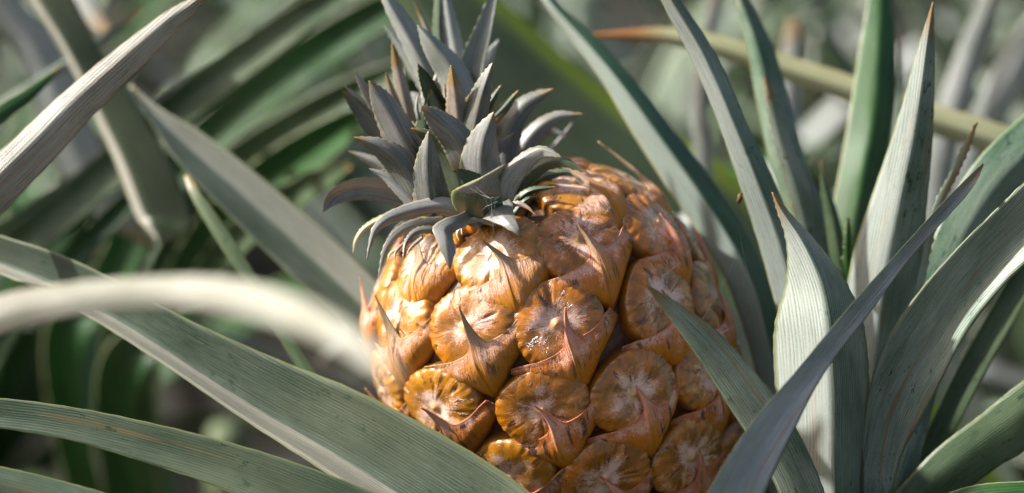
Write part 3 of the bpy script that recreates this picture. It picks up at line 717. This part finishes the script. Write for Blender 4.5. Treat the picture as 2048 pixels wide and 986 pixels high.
E([(1953, 244, 1956, 246), (1925, 292, 1938, 300), (1900, 345, 1915, 352), (1872, 400, 1888, 408), (1850, 470, 1868, 478), (1830, 560, 1850, 560), (1800, 700, 1825, 700)],
  (.775, .79), M['silver'], fold=.1, teeth=.0006)
E([(2200, 400, 2202, 410), (2060, 498, 2080, 560), (1980, 620, 2015, 668), (1900, 765, 1945, 795), (1840, 900, 1880, 930), (1795, 1000, 1840, 1025)],
  (.81, .80), M['mid'], fold=-.2, crease=.3, sharp=.7)
E([(2230, 650, 2235, 660), (2060, 752, 2080, 872), (1960, 830, 1995, 935), (1870, 900, 1905, 1005), (1790, 985, 1845, 1080)],
  (.77, .775), M['mid'], fold=.1, crease=.4)
E([(2200, 960, 2202, 966), (2060, 962, 2060, 1012), (1950, 970, 1962, 1024), (1850, 1000, 1870, 1062)],
  (.74, .75), M['green'], fold=.1)
E([(1640, 322, 1642, 322), (1642, 380, 1660, 378), (1652, 450, 1682, 450), (1665, 560, 1705, 560)], (.82, .82), M['mid'], fold=.2)
E([(1696, 434, 1698, 434), (1690, 470, 1702, 470), (1686, 520, 1704, 520), (1680, 600, 1710, 600)], (.80, .81), M['green'], fold=.2, teeth=.0012)
for az, L, rise, w, dr in ((2.4, .42, .9, .045, 1.1), (1.7, .5, .7, .045, .9), (3.0, .36, .9, .045, 1.0), (.9, .45, .8, .045, .9), (1.3, .4, .5, .05, .6)):
    arch(rightp, RBp, az, L, rise, w, M['green'], dr)

# ------------------------------------------------------------------ left-hand plant
left_base = np.array([-0.46, 0.86, 0.0])
leftp = empty('pineapple_plant', left_base, 'pineapple plant at the left edge with dry pale arching blades', 'plant')
LBp = left_base+np.array([0, 0, .03])
tube('stem', [left_base, left_base+np.array([0, 0, .12]), left_base+np.array([0, 0, .25])], [.022, .02, .01], M['stalk'], leftp)
line_leaf(leftp, [(452, -46, 3), (425, -22, 12), (385, 10, 28), (340, 44, 44), (250, 124, 64), (150, 215, 76), (75, 292, 86), (-60, 425, 98), (-200, 570, 105), (-330, 720, 105)],
          (.778, .79), M['dry'], tilt=.2, fold=.22, crease=.36, basepos=LBp, sharp=.7)
line_leaf(leftp, [(125, 132, 4), (95, 158, 16), (50, 195, 28), (0, 228, 34), (-80, 285, 40), (-200, 380, 45)], (.84, .82), M['green'], fold=.1, basepos=LBp)
line_leaf(leftp, [(800, 762, 5), (765, 732, 24), (710, 690, 48), (610, 637, 70), (500, 602, 74), (400, 585, 66), (300, 584, 62), (150, 598, 66), (0, 630, 78), (-150, 690, 88), (-320, 790, 95)],
          (.42, .67), M['arching'], fold=.12, crease=.5, tilt=.3, basepos=LBp)
edge_leaf(leftp, [(315, 482, 335, 484), (285, 450, 372, 462), (268, 425, 384, 435), (232, 330, 345, 330), (190, 235, 275, 215), (120, 95, 215, 130), (60, 0, 150, 0), (0, -110, 70, -130), (-120, -190, -80, -260), (-280, -150, -300, -240), (-420, 60, -480, 0)],
          (.90, .93), M['margin'], fold=.16, crease=.2, basepos=LBp, sharp=.7)
edge_leaf(leftp, [(300, 500, 310, 490), (180, 420, 240, 380), (95, 300, 190, 260), (50, 150, 130, 110), (0, 60, 60, 20), (-90, -10, -50, -60), (-250, 0, -230, -80), (-420, 160, -420, 60)],
          (1.02, 1.0), M['bright'], fold=.12, basepos=LBp)
line_leaf(leftp, [(290, 15, 4), (262, 35, 15), (225, 62, 18), (180, 95, 20), (100, 150, 22), (0, 215, 26), (-150, 320, 30)], (.93, .92), M['silver'], fold=.1, basepos=LBp)
edge_leaf(leftp, [(215, 75, 225, 62), (180, 50, 205, 30), (150, 0, 185, -10), (120, -60, 160, -80), (0, -200, 20, -260), (-250, -150, -260, -220), (-430, 100, -460, 60)],
          (.95, .97), M['bright'], fold=.1, basepos=LBp)
def world_leaf(plant, pts, w, mat, **k):
    P = np.array(pts, float); A = []; B = []
    for i, p in enumerate(P):
        t = i/(len(P)-1); ww = w*(1-t**3)**.8+.001
        q = np.array([0.05, 1.0, 0.0]); q /= np.linalg.norm(q)
        A.append(p-q*ww/2); B.append(p+q*ww/2)
    return ribbon('leaf', A, B, mat, plant, fold=-.12, n=40, m=8, facing=np.array([0, .8, 2.0]), **k)
#SHADE world_leaf(leftp, [(-.46, .86, .03), (-.44, .80, .25), (-.375, .73, .44), (-.29, .712, .55), (-.215, .706, .635), (-.175, .703, .683)], .050, M['silver'])
for az, L, rise, w, dr in ((-1.2, .5, .9, .045, 1.1), (-2.2, .5, .8, .045, .9), (.2, .6, 1.0, .05, .9), (-.5, .55, .9, .045, .9), (2.0, .42, .35, .05, .5), (1.2, .5, .3, .05, .3), (1.6, .48, .45, .05, .7)):
    arch(leftp, LBp, az, L, rise, w, M['green'], dr)

# ------------------------------------------------------------------ plant close behind
back_base = np.array([-0.16, 1.18, 0.0])
backp = empty('pineapple_plant', back_base, 'dark green pineapple plant close behind the crown, its wide blades crossing diagonally', 'plant')
BBp = back_base+np.array([0, 0, .03])
tube('stem', [back_base, back_base+np.array([0, 0, .12]), back_base+np.array([0, 0, .25])], [.022, .02, .01], M['stalk'], backp)
G = lambda *a, **k: line_leaf(backp, *a, basepos=BBp, sharp=.2, **k)
G([(760, -60, 8), (700, -22, 40), (620, 25, 62), (520, 95, 72), (420, 170, 76), (340, 235, 78), (220, 340, 80), (90, 450, 80), (-40, 560, 80), (-100, 700, 80)], (.93, .95), M['mid'], fold=-.14, crease=.4)
G([(900, -60, 10), (800, 0, 60), (700, 60, 80), (600, 125, 86), (500, 200, 86), (400, 290, 86), (300, 400, 86), (220, 560, 86)], (1.03, 1.05), M['green'], fold=-.14)
G([(860, 110, 10), (780, 150, 50), (680, 205, 80), (580, 265, 90), (480, 330, 90), (400, 420, 90), (330, 560, 90)], (1.0, 1.06), M['mid'], fold=-.16)
G([(760, 215, 10), (700, 250, 60), (600, 315, 90), (500, 390, 95), (420, 480, 95), (330, 640, 95)], (.93, 1.0), M['green'], fold=-.16)
G([(700, 330, 12), (640, 360, 50), (560, 410, 64), (470, 480, 66), (400, 570, 66)], (.92, .98), M['mid'], fold=-.16)
G([(330, 270, 10), (260, 310, 50), (160, 380, 70), (60, 450, 80), (-60, 540, 80), (-150, 680, 80)], (.97, .95), M['mid'], fold=-.16)
G([(330, 350, 10), (260, 400, 40), (200, 460, 50), (120, 540, 50), (20, 650, 50), (-60, 800, 50)], (.95, .95), M['green'], fold=-.16)
for az, L, rise, w, dr in ((-1.6, .5, .8, .05, 1.0), (-.6, .6, .9, .05, .9), (2.4, .5, .8, .05, 1.0), (1.0, .6, .9, .05, .9), (1.9, .5, .5, .05, .8), (-2.4, .5, .5, .05, .8), (3.0, .4, .6, .05, .9)):
    arch(backp, BBp, az, L, rise, w, M['green'], dr)

# plant behind the fruit on the right: the yellowing blade and the big blade behind the crown
back2 = np.array([0.42, 1.12, 0.0])
yellowp = empty('pineapple_plant', back2, 'blurred pineapple plant with one yellow blade tipped orange and a wide olive blade', 'plant')
YB = back2+np.array([0, 0, .03])
tube('stem', [back2, back2+np.array([0, 0, .12]), back2+np.array([0, 0, .25])], [.022, .02, .01], M['stalk'], yellowp)
line_leaf(yellowp, [(1172, 70, 5), (1215, 70, 15), (1270, 70, 24), (1330, 72, 34), (1420, 88, 44), (1560, 132, 50), (1700, 178, 54), (1850, 232, 60), (2000, 282, 64), (2120, 340, 68), (2250, 430, 70)],
          (.885, .90), M['yellow'], fold=.2, crease=.4, basepos=YB)
line_leaf(yellowp, [(680, -190, 20), (800, -80, 130), (930, 60, 190), (1060, 185, 205), (1210, 310, 215), (1400, 430, 215), (1560, 600, 215), (1700, 760, 200)],
          (1.0, 1.03), M['olive'], fold=.16, crease=.25, basepos=YB, sharp=.6)
line_leaf(yellowp, [(2010, -60, 30), (1975, 20, 46), (1940, 110, 56), (1905, 220, 60), (1880, 330, 64), (1860, 480, 66)], (1.02, 1.05), M['bright'], fold=.15, basepos=YB)
line_leaf(yellowp, [(2120, -60, 10), (2070, 60, 60), (2010, 170, 70), (1965, 260, 72), (1920, 400, 74)], (1.02, 1.05), M['bright'], fold=.15, basepos=YB)
line_leaf(yellowp, [(1592, 40, 30), (1588, 90, 44), (1578, 160, 48), (1575, 260, 50), (1590, 400, 54)], (1.06, 1.06), M['bright'], fold=.15, basepos=YB)
line_leaf(yellowp, [(1440, -60, 14), (1428, 10, 26), (1412, 90, 32), (1400, 200, 36), (1410, 380, 40)], (.98, 1.0), M['bright'], fold=.15, basepos=YB)
for az, L, rise, w, dr in ((-.4, .55, 1.1, .05, .9), (.5, .6, 1.0, .05, .9), (1.5, .5, .8, .05, 1.0), (2.6, .45, .8, .05, 1.0), (-1.2, .5, .8, .05, .8), (-2.2, .45, .6, .05, .8)):
    arch(yellowp, YB, az, L, rise, w, M['silver'], dr)

# ------------------------------------------------------------------ the field beyond: one plant, copied with its leaves
def field_plant(seed, mats, nl=26):
    r = random.Random(seed)
    root = empty('pineapple_plant', (0, 0, 0))
    for i in range(nl):
        t = i/nl
        arch(root, (0, 0, 0.02+0.03*t), i*GA+r.uniform(-.2, .2), r.uniform(.50, .72), 0.45+0.95*t+r.uniform(-.1, .1), r.uniform(.038, .05), M[r.choice(mats)], r.uniform(.5, 1.15)*(1.15-.6*t), r.uniform(-.5, .5))
    return root
protos = [field_plant(1, ['green', 'green', 'green', 'mid']), field_plant(2, ['mid', 'silver', 'bright', 'silver']), field_plant(3, ['silver', 'mid', 'green', 'mid'])]
spots = [(-.75, 1.45, 0), (-.40, 1.62, 0), (0.02, 1.60, 1), (.34, 1.55, 1), (.72, 1.50, 1), (-1.0, 2.1, 0), (-.55, 2.25, 2), (-.12, 2.2, 2), (.30, 2.15, 1), (.72, 2.1, 1), (1.15, 2.2, 2),
         (-.9, 2.9, 2), (-.3, 2.95, 1), (.3, 2.9, 1), (.9, 2.95, 2), (-.75, 1.0, 0), (.85, 1.05, 1), (0.0, 3.7, 1), (-.8, 3.7, 2), (.8, 3.7, 1), (1.5, 3.1, 2), (-1.5, 3.1, 2)]
used = set()
labels = {0: 'dark blurred pineapple plant far behind the left-hand leaves, second row', 1: 'dark blurred pineapple plant behind the diagonal blades left of the crown',
          2: 'pale blurred pineapple plant straight behind the top of the crown', 3: 'pale blurred pineapple plant behind the yellow blade',
          4: 'pale blurred pineapple plant behind the tall upright blade at the right',
          15: 'dark green pineapple plant in shade beyond the left edge leaves', 16: 'silvery pineapple plant beyond the right-hand blades at the edge'}
for i, (x, y, k) in enumerate(spots):
    pr = protos[k]
    if k not in used: o = pr; used.add(k); new = False
    else:
        o = pr.copy(); COL.objects.link(o)
        for ch in list(pr.children):
            c = ch.copy(); COL.objects.link(c); c.parent = o
    rz = rng.uniform(0, 6.28); o.location = (x+rng.uniform(-.04, .04), y+rng.uniform(-.05, .05), 0); o.rotation_euler = (0, 0, rz)
    s = rng.uniform(.92, 1.1); o.scale = (s, s, s)
    o['category'] = 'plant'; o['group'] = 'pineapple plants in the field behind'
    o['label'] = labels.get(i, 'far out-of-focus pineapple plant in the rows behind the fruit')

# ------------------------------------------------------------------ small things: silk threads and a husk
def threads(name, segs, parent=None, rad=0.00002):
    V = []; F = []
    for p, q, sag in segs:
        P = [p, (p+q)/2+np.array([0, 0, -sag]), q]; P = catmull(P, 7)
        b0 = len(V)
        for i in range(7):
            for a in ((0, 1), (-.87, -.5), (.87, -.5)): V.append(P[i]+CR*a[0]*rad+CU*a[1]*rad)
        for i in range(6):
            for j in range(3): F.append((b0+i*3+j, b0+i*3+(j+1) % 3, b0+(i+1)*3+(j+1) % 3, b0+(i+1)*3+j))
    return mesh_obj(name, V, F, M['silk'], parent)
rw = random.Random(5)
hub = at(982, 398, .728); seg = []
anch = [at(938, 375, .734), at(1000, 392, .728), at(965, 420, .735), at(988, 470, .735), at(1002, 405, .73), at(950, 372, .733), at(985, 455, .735)]
for a in anch: seg.append((hub, a, .0003))
for i in range(7):
    a, b = rw.sample(anch, 2); s, t = rw.uniform(.2, .8), rw.uniform(.2, .8)
    seg.append((hub+(a-hub)*s, hub+(b-hub)*t, .0002))
w1 = threads('spider_web', seg); w1['label'] = 'tiny torn spider web hanging under the curled white crown leaf'; w1['category'] = 'spider web'
seg = []
for p, q in (((1320, 560), (1405, 470)), ((1395, 655), (1470, 520)), ((1480, 470), (1500, 560)), ((1405, 800), (1450, 660)), ((1335, 700), (1500, 640))):
    seg.append((at(*p, .742), at(*q, .76), .001))
w2 = threads('spider_thread', seg, rad=0.000014); w2['label'] = 'loose silk threads strung from the right side of the fruit to the leaf beside it'; w2['category'] = 'spider thread'
def husk():
    V = []; F = []; c = at(1480, 396, .7755); rr = random.Random(2)
    for i in range(7):
        for j in range(10):
            th = math.pi*i/6; ph = 2*math.pi*j/10
            r = .0011*(1+.35*rr.uniform(-1, 1)); V.append(c+CR*r*math.sin(th)*math.cos(ph)*.8+CU*r*1.5*math.cos(th)+CF*r*.6*math.sin(th)*math.sin(ph)+CR*.0006*math.cos(th))
    for i in range(6):
        for j in range(10): F.append((i*10+j, i*10+(j+1) % 10, (i+1)*10+(j+1) % 10, (i+1)*10+j))
    o = mesh_obj('withered_husk', V, F, M['debris']); o['label'] = 'tiny brown withered husk stuck to the edge of a tall blade'; o['category'] = 'husk'
husk()

# ------------------------------------------------------------------ light
SUN_DIR = Vector((-0.78, 0.07, 0.62)).normalized()
sd = bpy.data.lights.new('sun', 'SUN'); sd.energy = 4.6; sd.angle = R(1.2); sd.color = (1.0, 0.965, 0.93)
so = bpy.data.objects.new('sun', sd); COL.objects.link(so); so.location = (-3, -1, 4)
so.rotation_euler = SUN_DIR.to_track_quat('Z', 'Y').to_euler()
w = bpy.data.worlds.new('World'); SC.world = w; w.use_nodes = True
nt = w.node_tree; bg = nt.nodes['Background']; sky = nt.nodes.new('ShaderNodeTexSky')
sky.sky_type = 'NISHITA'; sky.sun_disc = False
sky.sun_elevation = math.asin(SUN_DIR.z); sky.sun_rotation = math.atan2(SUN_DIR.x, SUN_DIR.y)
sky.air_density = 1.0; sky.dust_density = 6.0; sky.ozone_density = 0.0
nt.links.new(sky.outputs[0], bg.inputs[0]); bg.inputs[1].default_value = 0.075
SC.view_settings.view_transform = 'Standard'; SC.view_settings.look = 'None'
SC.view_settings.exposure = 1.08; SC.view_settings.gamma = 1.0
SC.cycles.max_bounces = 6; SC.cycles.transmission_bounces = 4; SC.cycles.use_denoising = True
SC.render.film_transparent = False
